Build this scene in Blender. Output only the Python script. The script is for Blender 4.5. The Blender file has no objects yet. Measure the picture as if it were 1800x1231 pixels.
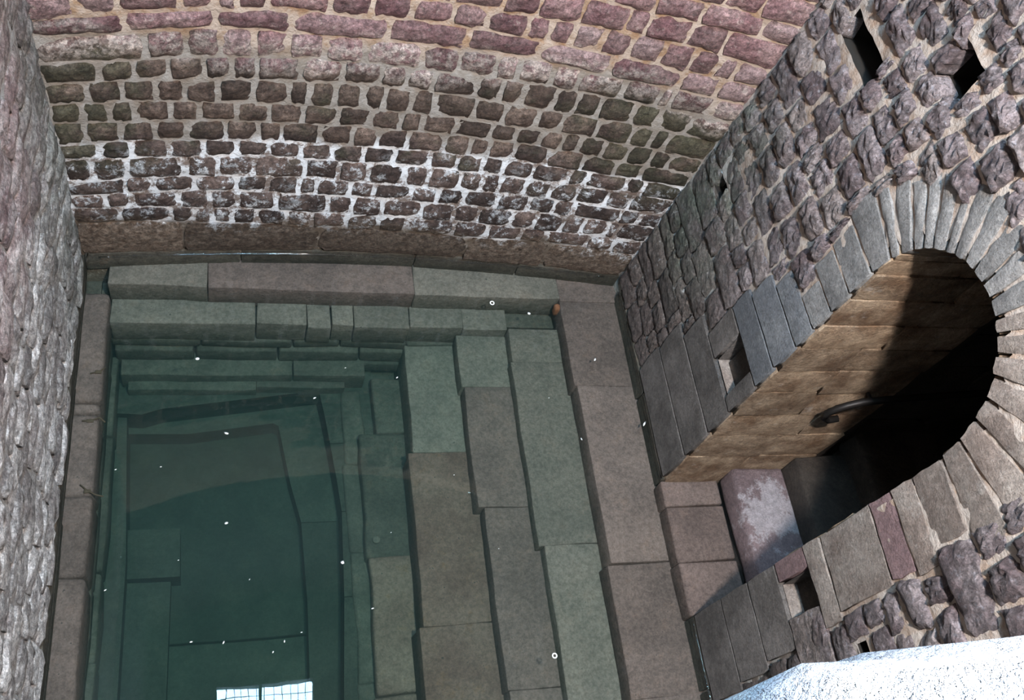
import bpy, math, random
from mathutils import Matrix, Vector, noise

# ------------------------------------------------------------------ camera, world, lights, exposure
S = 5.0                                    # metres from the water to the eye
sc = bpy.context.scene
COL = sc.collection
sc.view_settings.view_transform = 'Standard'
sc.view_settings.look = 'None'
sc.view_settings.gamma = 1.0
sc.view_settings.use_curve_mapping = False
sc.view_settings.exposure = 0.0

cam_d = bpy.data.cameras.new('camera')
cam = bpy.data.objects.new('camera', cam_d)
COL.objects.link(cam)
cam_d.sensor_width = 36.0
cam_d.lens = 33.44
cam_d.clip_start = 0.02
cam_d.clip_end = 200
cam.matrix_world = Matrix(((0.95660711, -0.01470973, -0.29100938, 0.0),
                           (-0.13234454, 0.86783073, -0.47890996, 0.0),
                           (0.25959152, 0.49664217, 0.82822629, S),
                           (0, 0, 0, 1)))
sc.camera = cam

SKY_COLOUR = (0.42, 0.72, 1.0)
SKY_STRENGTH = 110.0
LAMP_POWER = 2450.0
LAMP_COLOUR = (1.0, 0.93, 0.89)

world = bpy.data.worlds.new('sky')
sc.world = world
world.use_nodes = True
bgn = world.node_tree.nodes['Background']
bgn.inputs[0].default_value = (*SKY_COLOUR, 1)
bgn.inputs[1].default_value = SKY_STRENGTH

# skylight opening in the vault: a portal guides the sky light through it
por_d = bpy.data.lights.new('skylight_portal', 'AREA')
por_d.shape = 'RECTANGLE'
por_d.size = 1.15
por_d.size_y = 1.95
por_d.cycles.is_portal = True
por = bpy.data.objects.new('skylight_portal', por_d)
COL.objects.link(por)
por.location = (0.565, 1.47, 7.58)

# the floodlight above the rim of the shaft
lamp_d = bpy.data.lights.new('floodlight', 'POINT')
lamp_d.energy = LAMP_POWER
lamp_d.color = LAMP_COLOUR
lamp_d.shadow_soft_size = 0.11
lamp = bpy.data.objects.new('floodlight', lamp_d)
COL.objects.link(lamp)
lamp.location = (1.15, 0.12, 6.08)

# ------------------------------------------------------------------ helpers
def W(x, y, z):
    return Vector((x * S, y * S, (z + 1) * S))

def tag(o, label=None, cat=None, group=None, kind=None):
    if label: o['label'] = label
    if cat: o['category'] = cat
    if group: o['group'] = group
    if kind: o['kind'] = kind
    return o

def empty(name, loc=(0, 0, 0)):
    o = bpy.data.objects.new(name, None)
    o.empty_display_size = 0.1
    o.location = loc
    COL.objects.link(o)
    return o

def mk(name, verts, faces, mat, parent=None, smooth=True):
    """one mesh object, its origin at the middle of its own points"""
    c = Vector((0, 0, 0))
    for v in verts: c += Vector(v)
    c /= len(verts)
    me = bpy.data.meshes.new(name)
    me.from_pydata([tuple(Vector(v) - c) for v in verts], [], faces)
    me.materials.append(mat)
    if smooth:
        me.polygons.foreach_set('use_smooth', [True] * len(me.polygons))
    me.update()
    o = bpy.data.objects.new(name, me)
    COL.objects.link(o)
    o.location = c
    if parent:
        o.parent = parent
        o.location = c - parent.location
    return o

def nz(p, s, seed=0.0):
    return noise.noise(Vector((p[0] * s + seed, p[1] * s + 7.3 + seed, p[2] * s - 3.1)))

# ------------------------------------------------------------------ materials
class NT:
    def __init__(self, name):
        self.m = bpy.data.materials.new(name)
        self.m.use_nodes = True
        self.t = self.m.node_tree
        self.t.nodes.clear()
        self.geo = self.n('ShaderNodeNewGeometry')
        self.P = self.geo.outputs['Position']
        self.sep = self.n('ShaderNodeSeparateXYZ')
        self.l(self.P, self.sep.inputs[0])
    def n(self, t, **k):
        nd = self.t.nodes.new(t)
        for a, b in k.items(): setattr(nd, a, b)
        return nd
    def l(self, a, b): self.t.links.new(a, b)
    def put(self, v, sock):
        if hasattr(v, 'is_output'): self.l(v, sock)
        elif isinstance(v, tuple) and len(v) == 3 and sock.type == 'RGBA': sock.default_value = (*v, 1)
        else: sock.default_value = v
    def noise(self, scale, detail=4, rough=0.6, vec=None, stretch=None, dist=0.0):
        nd = self.n('ShaderNodeTexNoise')
        nd.inputs['Scale'].default_value = scale
        nd.inputs['Detail'].default_value = detail
        nd.inputs['Roughness'].default_value = rough
        nd.inputs['Distortion'].default_value = dist
        v = vec or self.P
        if stretch:
            mp = self.n('ShaderNodeMapping')
            mp.inputs['Scale'].default_value = stretch
            self.l(v, mp.inputs[0]); v = mp.outputs[0]
        self.l(v, nd.inputs['Vector'])
        return nd.outputs[0]
    def ramp(self, f, a, b, lo=0.0, hi=1.0):
        nd = self.n('ShaderNodeMapRange')
        nd.interpolation_type = 'SMOOTHSTEP'
        self.put(f, nd.inputs[0])
        nd.inputs[1].default_value = a; nd.inputs[2].default_value = b
        nd.inputs[3].default_value = lo; nd.inputs[4].default_value = hi
        return nd.outputs[0]
    def math(self, op, a, b=0.0, clamp=False):
        nd = self.n('ShaderNodeMath', operation=op, use_clamp=clamp)
        self.put(a, nd.inputs[0]); self.put(b, nd.inputs[1])
        return nd.outputs[0]
    def mix(self, f, a, b, mode='MIX'):
        nd = self.n('ShaderNodeMix', data_type='RGBA', blend_type=mode)
        self.put(f, nd.inputs[0]); self.put(a, nd.inputs[6]); self.put(b, nd.inputs[7])
        return nd.outputs[2]
    def band(self, s, a, b, soft):
        return self.math('MULTIPLY', self.ramp(s, a - soft, a + soft), self.ramp(s, b - soft, b + soft, 1, 0))
    def rnd(self):
        return self.n('ShaderNodeObjectInfo').outputs['Random']
    def bright(self, col, lo, hi, f=None):
        k = self.ramp(f or self.rnd(), 0, 1, lo, hi)
        nd = self.n('ShaderNodeHueSaturation')
        nd.inputs['Saturation'].default_value = 1
        self.l(k, nd.inputs['Value']); self.put(col, nd.inputs['Color'])
        return nd.outputs[0]
    def finish(self, col, rough=0.8, bump=None, spec=0.3):
        b = self.n('ShaderNodeBsdfPrincipled')
        self.put(col, b.inputs['Base Color'])
        self.put(rough, b.inputs['Roughness'])
        b.inputs['Specular IOR Level'].default_value = spec
        last = None
        for h, st, dist in (bump or []):
            bn = self.n('ShaderNodeBump')
            bn.inputs['Strength'].default_value = st
            bn.inputs['Distance'].default_value = dist
            self.l(h, bn.inputs['Height'])
            if last: self.l(last, bn.inputs['Normal'])
            last = bn.outputs[0]
        if last: self.l(last, b.inputs['Normal'])
        o = self.n('ShaderNodeOutputMaterial')
        self.l(b.outputs[0], o.inputs[0])
        return self.m

def stone_bumps(t, k=1.0):
    v = t.n('ShaderNodeTexVoronoi', feature='F1'); v.inputs['Scale'].default_value = 22
    wv = t.n('ShaderNodeTexNoise'); wv.inputs['Scale'].default_value = 9
    t.l(t.P, wv.inputs['Vector'])
    ad = t.n('ShaderNodeVectorMath', operation='MULTIPLY_ADD')
    t.l(wv.outputs[1], ad.inputs[0]); ad.inputs[1].default_value = (.12, .12, .12); t.l(t.P, ad.inputs[2])
    t.l(ad.outputs[0], v.inputs['Vector'])
    return [(v.outputs['Distance'], min(1, .8 * k), .05), (t.noise(16, 7, .75), 1.0, .07 * k), (t.noise(70, 6, .75), 1.0, .022 * k)]

def grain(t, c, k=1.0):
    """pitted, flaked face: dark pits and paler flakes"""
    f = t.ramp(t.noise(34, 8, .85), .36, .64, 1 - .55 * k, 1 + .50 * k)
    f2 = t.ramp(t.noise(95, 4, .8), .3, .7, 1 - .30 * k, 1 + .30 * k)
    hs = t.n('ShaderNodeHueSaturation')
    t.l(t.math('MULTIPLY', f, f2), hs.inputs['Value']); t.put(c, hs.inputs['Color'])
    return hs.outputs[0]

# sandstone of the curved wall: weathering changes with height above the water
def mat_back():
    t = NT('sandstone_back')
    z = t.sep.outputs[2]
    n = t.noise(5, 4, .6); n2 = t.noise(24, 6, .75); n3 = t.noise(2.2, 3, .6)
    zz = t.math('ADD', z, t.ramp(t.noise(1.3, 3), .3, .7, -.09, .09))
    red = t.mix(t.ramp(n, .35, .65), (.215, .108, .112), (.33, .21, .20))
    red = t.mix(t.ramp(t.rnd(), .55, 1.0, 0, .6), red, (.26, .20, .19))
    dark = t.mix(t.ramp(n, .35, .7), (.078, .052, .041), (.195, .138, .108))
    moss = t.mix(n2, (.040, .048, .022), (.105, .105, .065))
    low = t.mix(t.ramp(n, .35, .7), (.075, .050, .043), (.185, .132, .112))
    base = t.mix(t.ramp(n2, .35, .65), (.11, .072, .050), (.25, .19, .145))
    c = t.mix(t.ramp(zz, .30, .42), base, low)
    c = t.mix(t.ramp(zz, 1.06, 1.14), c, dark)
    c = t.mix(t.ramp(zz, 1.60, 1.72), c, red)
    # green film on the dark band, strongest towards the two corners
    x = t.sep.outputs[0]
    cor = t.math('MAXIMUM', t.ramp(x, -.1, -.75), t.ramp(x, 1.5, 2.6))
    mz = t.math('MULTIPLY', t.band(zz, .85, 1.72, .12), t.ramp(t.math('ADD', t.noise(3.4, 4, .7), t.math('MULTIPLY', cor, .22)), .50, .70))
    c = t.mix(t.math('MULTIPLY', mz, .6), c, moss)
    # lime bloom
    pale = t.math('MULTIPLY', t.band(zz, 1.62, 1.84, .04), t.ramp(n2, .42, .56))
    pale2 = t.math('MULTIPLY', t.ramp(zz, 1.7, 1.9), t.ramp(n2, .56, .66, 0, .7))
    c = t.mix(t.math('MULTIPLY', t.math('MAXIMUM', pale, pale2), .8), c, (.50, .42, .37))
    salt = t.math('MULTIPLY', t.band(zz, .27, .98, .06), t.ramp(t.noise(12, 9, .82), .52, .58))
    c = t.mix(t.math('MULTIPLY', salt, .85), c, (.70, .71, .73))
    c = t.bright(c, .72, 1.35)
    c = grain(t, c)
    return t.finish(c, .75, stone_bumps(t))

def mat_mortar_back():
    t = NT('mortar_back')
    z = t.sep.outputs[2]
    zz = t.math('ADD', z, t.ramp(t.noise(1.3, 3), .3, .7, -.09, .09))
    n = t.noise(7, 5, .7)
    top = t.mix(t.ramp(n, .36, .55), (.26, .165, .10), (.36, .285, .23))
    mid = t.mix(t.ramp(n, .35, .65), (.22, .19, .16), (.29, .265, .24))
    low = t.mix(t.ramp(t.noise(6, 9, .82), .43, .52), (.18, .14, .12), (.66, .67, .69))
    base = t.mix(t.ramp(t.noise(9, 6, .8), .5, .65), (.10, .075, .055), (.24, .21, .18))
    c = t.mix(t.ramp(zz, .26, .36), base, low)
    c = t.mix(t.ramp(zz, 1.0, 1.12), c, mid)
    c = t.mix(t.ramp(zz, 1.70, 1.86), c, top)
    return t.finish(c, .9, [(t.noise(20, 6, .7), .8, .02), (t.noise(110, 4, .7), .5, .006)])

def mat_right():
    t = NT('sandstone_right')
    z = t.sep.outputs[2]; y = t.sep.outputs[1]
    n = t.noise(5, 4, .65); n2 = t.noise(26, 6, .75)
    c = t.mix(t.ramp(n, .35, .65), (.155, .110, .112), (.29, .24, .24))
    c = t.mix(t.ramp(t.rnd(), .6, 1, 0, .55), c, (.21, .18, .155))
    c = t.mix(t.ramp(n2, .54, .70, 0, .75), c, (.42, .41, .45))
    zz = t.math('ADD', z, t.ramp(t.noise(1.1, 3), .3, .7, -.2, .2))
    low = t.mix(t.ramp(n2, .3, .7), (.085, .060, .050), (.165, .130, .110))
    c = t.mix(t.ramp(zz, .75, 1.45, .85, 0), c, low)
    # greenish damp near the corner
    g = t.math('MULTIPLY', t.ramp(y, 2.45, 3.2), t.band(zz, .75, 2.0, .3))
    c = t.mix(t.math('MULTIPLY', g, t.ramp(t.noise(6, 5, .7), .3, .65, .1, .75)), c, (.115, .145, .105))
    salt = t.math('MULTIPLY', t.ramp(y, 2.3, 2.7), t.math('MULTIPLY', t.band(z, .25, .95, .1), t.ramp(t.noise(13, 7, .78, stretch=(1, 1, .4)), .60, .68)))
    c = t.mix(salt, c, (.66, .66, .66))
    c = t.bright(c, .75, 1.3)
    c = grain(t, c, 1.0)
    return t.finish(c, .62, stone_bumps(t, 1.1), .45)

def mat_mortar_right():
    t = NT('mortar_right')
    z = t.sep.outputs[2]; y = t.sep.outputs[1]
    n = t.noise(7, 5, .7)
    c = t.mix(t.ramp(n, .35, .58), (.27, .195, .145), (.36, .31, .27))
    low = t.mix(t.ramp(t.noise(9, 6, .75), .45, .58), (.13, .11, .095), (.33, .33, .31))
    c = t.mix(t.ramp(t.math('ADD', z, t.ramp(y, 2.2, 3.2, 0, -.5)), .9, 1.5, .9, 0), c, low)
    return t.finish(c, .9, [(t.noise(20, 6, .7), .8, .02), (t.noise(110, 4, .7), .5, .006)])

def mat_dressed(name, a, b, spec=.3, salt=0.0, lo=.85, hi=1.15, fine=70):
    t = NT(name)
    c = t.mix(t.ramp(t.noise(4, 5, .65), .35, .65), a, b)
    if salt:
        c = t.mix(t.ramp(t.noise(11, 6, .75), .58, .70, 0, salt), c, (.55, .52, .48))
    c = t.bright(c, lo, hi)
    c = grain(t, c, .55)
    return t.finish(c, .7, [(t.noise(18, 6, .7), .9, .03), (t.noise(80, 5, .75), 1.0, .014)], spec)

def mat_left():
    t = NT('sandstone_left')
    z = t.sep.outputs[2]
    zz = t.math('ADD', z, t.ramp(t.noise(1.3, 3), .3, .7, -.25, .25))
    n = t.noise(6, 5, .7)
    up = t.mix(t.ramp(n, .35, .65), (.20, .13, .13), (.32, .24, .23))
    lo = t.mix(t.ramp(n, .35, .65), (.24, .21, .20), (.40, .37, .35))
    c = t.mix(t.ramp(zz, .9, 2.1), lo, up)
    lime = t.math('MULTIPLY', t.ramp(t.noise(7, 6, .75, stretch=(1, .5, 1)), .46, .60), t.ramp(zz, .6, 2.2, .95, .35))
    c = t.mix(t.math('MULTIPLY', lime, .8), c, (.78, .75, .73))
    y = t.sep.outputs[1]
    c = t.mix(t.math('MULTIPLY', t.ramp(y, 2.4, 3.3), t.ramp(n, .3, .6, .2, .7)), c, (.13, .135, .11))
    c = t.bright(c, .75, 1.25)
    c = grain(t, c, 1.0)
    return t.finish(c, .8, stone_bumps(t, .9))

def mat_sub(name, a, b, rust=.35, dark=(.02, .02, .018), side=.85):
    """stone lying under the water: silt on the flat tops, bare dark stone on the risers"""
    t = NT(name)
    c = t.mix(t.ramp(t.noise(3.5, 5, .7), .35, .65), a, b)
    c = t.mix(t.ramp(t.noise(7, 7, .82), .53, .68, 0, rust), c, (.105, .052, .026))
    c = t.mix(t.ramp(t.noise(34, 3, .6), .69, .72, 0, .8), c, dark)
    c = t.bright(c, .85, 1.15)
    c = grain(t, c, .5)
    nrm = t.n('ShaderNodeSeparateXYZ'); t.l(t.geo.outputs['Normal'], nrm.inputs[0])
    up = t.ramp(nrm.outputs[2], .45, .85, side, 1)  # side faces coloured darker, standing in for shade on the risers
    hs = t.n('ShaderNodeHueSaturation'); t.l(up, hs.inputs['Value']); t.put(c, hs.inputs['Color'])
    return t.finish(hs.outputs[0], .9, [(t.noise(10, 5, .65), .6, .02), (t.noise(60, 5, .7), .6, .008)], .05)

def mat_plain(name, col, rough=.7, metal=0.0, bump=0):
    t = NT(name)
    c = t.mix(t.ramp(t.noise(30, 4, .7), .3, .7, 0, .4), col, tuple(v * .6 for v in col))
    m = t.finish(c, rough, [(t.noise(60, 4, .7), .6, bump)] if bump else None)
    for nd in m.node_tree.nodes:
        if nd.type == 'BSDF_PRINCIPLED': nd.inputs['Metallic'].default_value = metal
    return m

def mat_water():
    m = bpy.data.materials.new('water'); m.use_nodes = True
    t = m.node_tree; t.nodes.clear()
    fr = t.nodes.new('ShaderNodeFresnel'); fr.inputs[0].default_value = 1.33
    tr = t.nodes.new('ShaderNodeBsdfTransparent')
    gl = t.nodes.new('ShaderNodeBsdfGlossy'); gl.inputs['Color'].default_value = (1, 1, 1, 1); gl.inputs['Roughness'].default_value = 0.006
    mx = t.nodes.new('ShaderNodeMixShader')
    geo = t.nodes.new('ShaderNodeNewGeometry')
    inv = t.nodes.new('ShaderNodeMath'); inv.operation = 'SUBTRACT'; inv.inputs[0].default_value = 1
    t.links.new(geo.outputs['Backfacing'], inv.inputs[1])
    mul = t.nodes.new('ShaderNodeMath'); mul.operation = 'MULTIPLY'
    t.links.new(fr.outputs[0], mul.inputs[0]); t.links.new(inv.outputs[0], mul.inputs[1])
    t.links.new(mul.outputs[0], mx.inputs[0])
    t.links.new(tr.outputs[0], mx.inputs[1]); t.links.new(gl.outputs[0], mx.inputs[2])
    nn = t.nodes.new('ShaderNodeTexNoise'); nn.inputs['Scale'].default_value = 3.0
    t.links.new(geo.outputs['Position'], nn.inputs['Vector'])
    bp = t.nodes.new('ShaderNodeBump'); bp.inputs['Strength'].default_value = .05; bp.inputs['Distance'].default_value = .01
    t.links.new(nn.outputs[0], bp.inputs['Height']); t.links.new(bp.outputs[0], gl.inputs['Normal'])
    ab = t.nodes.new('ShaderNodeVolumeAbsorption')
    ab.inputs['Color'].default_value = (.44, .73, .65, 1); ab.inputs['Density'].default_value = WATER_ABS
    scv = t.nodes.new('ShaderNodeVolumeScatter')
    scv.inputs['Color'].default_value = (.45, .85, .85, 1); scv.inputs['Density'].default_value = WATER_SCAT
    ad = t.nodes.new('ShaderNodeAddShader')
    t.links.new(ab.outputs[0], ad.inputs[0]); t.links.new(scv.outputs[0], ad.inputs[1])
    o = t.nodes.new('ShaderNodeOutputMaterial')
    t.links.new(mx.outputs[0], o.inputs['Surface']); t.links.new(ad.outputs[0], o.inputs['Volume'])
    return m

def mat_bead():
    m = bpy.data.materials.new('water_edge'); m.use_nodes = True
    t = m.node_tree; t.nodes.clear()
    fr = t.nodes.new('ShaderNodeFresnel'); fr.inputs[0].default_value = 1.33
    tr = t.nodes.new('ShaderNodeBsdfTransparent')
    gl = t.nodes.new('ShaderNodeBsdfGlossy'); gl.inputs['Color'].default_value = (1, 1, 1, 1); gl.inputs['Roughness'].default_value = 0.05
    mx = t.nodes.new('ShaderNodeMixShader')
    t.links.new(fr.outputs[0], mx.inputs[0]); t.links.new(tr.outputs[0], mx.inputs[1]); t.links.new(gl.outputs[0], mx.inputs[2])
    o = t.nodes.new('ShaderNodeOutputMaterial'); t.links.new(mx.outputs[0], o.inputs['Surface'])
    return m

WATER_ABS = 1.0
WATER_SCAT = 0.07

M_BACK = mat_back(); M_MBACK = mat_mortar_back()
M_RIGHT = mat_right(); M_MRIGHT = mat_mortar_right()
M_LEFT = mat_left()
M_MLEFT = mat_dressed('mortar_left', (.26, .22, .20), (.40, .38, .36))
M_ARCH = mat_dressed('arch_stone', (.17, .165, .16), (.27, .26, .25), salt=.35)
M_ASH = mat_dressed('ashlar_dark', (.090, .078, .070), (.165, .145, .132), lo=.8, hi=1.25)
M_ASHG = mat_dressed('ashlar_grey', (.14, .145, .155), (.21, .215, .22))
M_BUFF = mat_dressed('ashlar_buff', (.20, .155, .13), (.31, .265, .23), salt=.3)
M_PINK = mat_dressed('pink_stone', (.19, .12, .12), (.25, .165, .16), lo=.95, hi=1.05)
M_REVEAL = mat_dressed('reveal_stone', (.15, .088, .050), (.38, .28, .19), salt=.3, lo=.8, hi=1.2)
M_PASS = mat_dressed('passage_stone', (.030, .023, .018), (.055, .043, .034))  # near-black colour deepens the shade inside the passage
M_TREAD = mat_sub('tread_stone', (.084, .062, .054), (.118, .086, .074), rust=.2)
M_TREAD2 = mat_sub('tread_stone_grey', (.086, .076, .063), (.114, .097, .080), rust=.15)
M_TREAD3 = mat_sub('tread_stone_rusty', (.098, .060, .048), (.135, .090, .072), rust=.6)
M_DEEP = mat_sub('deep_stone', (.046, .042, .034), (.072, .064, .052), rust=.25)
M_RIM = mat_dressed('rim_rock', (.30, .34, .40), (.62, .61, .58), lo=1, hi=1, fine=30)
M_IRON = mat_plain('iron', (.015, .013, .012), .5, .4)
M_HOLE = mat_plain('dark_core', (.012, .010, .008), .95)  # near-black colour stands in for the shade inside the holes
M_WATER = mat_water()
def mat_step2():
    t = NT('worn_pink_step')
    c = t.mix(t.ramp(t.noise(4, 5, .65), .35, .65), (.10, .068, .068), (.15, .105, .105))
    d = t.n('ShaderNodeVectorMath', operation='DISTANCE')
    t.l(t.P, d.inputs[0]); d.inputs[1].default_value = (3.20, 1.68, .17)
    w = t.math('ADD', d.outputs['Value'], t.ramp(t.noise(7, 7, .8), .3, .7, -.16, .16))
    c = t.mix(t.ramp(w, .13, .24, .8, 0), c, (.27, .24, .245))  # bright patch of light on the step, painted into the colour
    c = grain(t, c, .5)
    return t.finish(c, .6, [(t.noise(18, 6, .7), .7, .02), (t.noise(80, 5, .75), .8, .01)], .4)
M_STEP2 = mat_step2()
M_PLASTER = mat_plain('vault_plaster', (.055, .048, .042), .9)
M_UPPER = mat_plain('dark_upper_stone', (.045, .036, .034), .9, bump=.02)  # unseen upper walls, coloured dark to dim their reflection in the water
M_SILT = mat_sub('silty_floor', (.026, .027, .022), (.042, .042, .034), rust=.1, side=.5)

# ------------------------------------------------------------------ wall surfaces (u along the wall, z up, n out of the wall; metres)
def lerp_tab(x, xs, ys):
    if x <= xs[0]: return ys[0]
    for i in range(1, len(xs)):
        if x <= xs[i]:
            f = (x - xs[i - 1]) / (xs[i] - xs[i - 1])
            return ys[i - 1] * (1 - f) + ys[i] * f
    return ys[-1]

def back_y(x, z):
    b = lerp_tab(z / S - 1, [-1, -.9, -.75, -.6, -.45, 0], [.02, .02, .03, .045, .055, .08])
    return S * (.7135 + .007 * min(1, max(0, (.5 - z) / .5)) - b * ((x / S - .183) / .337) ** 2)

XR, XL = 2.618, -0.795
def wm_back(u, z, n): return Vector((u, back_y(u, z) - n, z))
def wm_right(u, z, n): return Vector((XR - n, u, z))
def wm_left(u, z, n): return Vector((XL + n, u, z))
JF, JN = 1.990, 1.158                      # far and near jamb of the doorway
def wm_jfar(u, z, n): return Vector((u, JF - n, z))
def wm_jnear(u, z, n): return Vector((u, JN + n, z))
AC, AZ = .3155, -.552                     # centre of the arch (y, z) in units of S
def arch_pt(th, f):
    a = .083 + (.142 - .083) * f; b = .099 + (.150 - .099) * f
    return (AC + a * math.cos(th)) * S, (AZ + b * math.sin(th) + 1) * S
def wm_arch(th, f, n):
    y, z = arch_pt(th, f)
    return Vector((XR - n, y, z))
def wm_soffit(th, x, n):
    y, z = arch_pt(th, -n / (.059 * S))
    return Vector((x, y, z))

def rock(name, wm, cf, mat, parent, nx=5, nz=4, proud=.02, amp=.008, rnd=.10, edge=.008, back=.06, seed=0, bf=.30):
    """a hewn stone in a wall: cf(s, t) gives its outline, wm lays it on the wall"""
    R = random.Random(seed)
    k = rnd * R.uniform(.6, 1.5)
    hollow = R.uniform(-.3, .6)
    V = []; idx = {}
    tu = R.uniform(-1, 1) * amp; tv = R.uniform(-1, 1) * amp
    for j in range(nz + 1):
        for i in range(nx + 1):
            a = 2 * i / nx - 1; b = 2 * j / nz - 1
            aa = a * (1 - k * b ** 4); bb = b * (1 - k * a ** 4)
            u, z = cf(aa * .5 + .5, bb * .5 + .5)
            bord = i in (0, nx) or j in (0, nz)
            if bord:
                u += R.uniform(-edge, edge); z += R.uniform(-edge, edge)
            r = max(abs(a), abs(b))
            n = proud * (bf if bord else (1 - min(.30, 1 - bf) * r ** 4)) + R.uniform(-amp, amp) * (.6 if bord else 1) + tu * a + tv * b
            idx[i, j] = len(V); V.append(wm(u, z, n))
    F = []
    for j in range(nz):
        for i in range(nx):
            F.append((idx[i, j], idx[i + 1, j], idx[i + 1, j + 1], idx[i, j + 1]))
    ring = [(i, 0) for i in range(nx)] + [(nx, j) for j in range(nz)] + [(i, nz) for i in range(nx, 0, -1)] + [(0, j) for j in range(nz, 0, -1)]
    base = len(V)
    cu, cz = cf(.5, .5)
    for (i, j) in ring:
        a = 2 * i / nx - 1; b = 2 * j / nz - 1
        aa = a * (1 - k * b ** 4); bb = b * (1 - k * a ** 4)
        u, z = cf(aa * .5 + .5, bb * .5 + .5)
        V.append(wm(u, z, -back))
    m = len(ring)
    V += [V[idx[q]].copy() for q in ring]
    for q in range(m):
        F.append((base + m + (q + 1) % m, base + m + q, base + q, base + (q + 1) % m))
    F.append(tuple(base + q for q in range(m)))
    return mk(name, V, F, mat, parent)

def quad_cf(u0, u1, z0, z1, gap=.010):
    s = 1 if u1 > u0 else -1
    return lambda s_, t_: (u0 + s * gap + (u1 - u0 - 2 * s * gap) * s_, z0 + gap + (z1 - z0 - 2 * gap) * t_)

def sheet(name, wm, u0, u1, z0, z1, step, mat, hole=None, amp=.011, n0=-.008, kind='structure', parent=None):
    nu = max(2, int((u1 - u0) / step)); nzz = max(2, int((z1 - z0) / step))
    V = []; F = []
    for j in range(nzz + 1):
        for i in range(nu + 1):
            u = u0 + (u1 - u0) * i / nu; z = z0 + (z1 - z0) * j / nzz
            q = Vector((u * 9, z * 9, u0))
            nn = n0(z) if callable(n0) else n0
            V.append(wm(u, z, nn + amp * noise.noise(q) + amp * .6 * noise.noise(q * 3)))
    for j in range(nzz):
        for i in range(nu):
            u = u0 + (u1 - u0) * (i + .5) / nu; z = z0 + (z1 - z0) * (j + .5) / nzz
            if hole and hole(u, z): continue
            a = j * (nu + 1) + i
            F.append((a, a + 1, a + nu + 2, a + nu + 1))
    o = mk(name, V, F, mat, parent)
    if not parent: tag(o, kind=kind)
    return o

def rbox(name, lo, hi, mat, parent=None, r=.014, step=.22, jit=.006, seed=0, hide=()):
    """a worn block with rounded edges; the long sides wander a little"""
    lo = Vector(lo); hi = Vector(hi)
    ax = []
    for k in range(3):
        L = hi[k] - lo[k]; rr = min(r, L * .3)
        n = max(1, min(14, int(L / step)))
        a = [lo[k], lo[k] + rr] + [lo[k] + rr + (L - 2 * rr) * i / n for i in range(1, n)] + [hi[k] - rr, hi[k]]
        ax.append(a)
    ids = {}; V = []; F = []
    def vid(i, j, k):
        key = (i, j, k)
        if key not in ids:
            p = Vector((ax[0][i], ax[1][j], ax[2][k]))
            c = Vector([min(max(p[q], lo[q] + r if hi[q] - lo[q] > 2 * r else (lo[q] + hi[q]) / 2), hi[q] - r if hi[q] - lo[q] > 2 * r else (lo[q] + hi[q]) / 2) for q in range(3)])
            d = p - c
            if d.length > r: p = c + d.normalized() * r
            w = Vector((noise.noise(p * 3.1 + Vector((seed, 0, 0))), noise.noise(p * 3.1 + Vector((0, seed, 5))), .5 * noise.noise(p * 3.1 + Vector((9, 0, seed)))))
            w2 = Vector((noise.noise(p * 14 + Vector((seed, 0, 0))), noise.noise(p * 14 + Vector((0, seed, 5))), .4 * noise.noise(p * 14 + Vector((9, 0, seed)))))
            p = p + w * jit * 2.2 + w2 * jit
            ids[key] = len(V); V.append(p)
        return ids[key]
    N = [len(a) - 1 for a in ax]
    for (d, e, f) in ((0, 1, 2), (1, 2, 0), (2, 0, 1)):
        for side in (0, N[f]):
            for i in range(N[d]):
                for j in range(N[e]):
                    q = []
                    for (a, b) in ((0, 0), (1, 0), (1, 1), (0, 1)):
                        t = [0, 0, 0]; t[d] = i + a; t[e] = j + b; t[f] = side
                        q.append(vid(*t))
                    F.append(tuple(q) if side else tuple(reversed(q)))
    return mk(name, V, F, mat, parent)

def box(name, lo, hi, mat, parent=None):
    x0, y0, z0 = lo; x1, y1, z1 = hi
    V = [(x0, y0, z0), (x1, y0, z0), (x1, y1, z0), (x0, y1, z0), (x0, y0, z1), (x1, y0, z1), (x1, y1, z1), (x0, y1, z1)]
    F = [(3, 2, 1, 0), (4, 5, 6, 7), (0, 1, 5, 4), (1, 2, 6, 5), (2, 3, 7, 6), (3, 0, 4, 7)]
    return mk(name, V, F, mat, parent, smooth=False)

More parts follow.
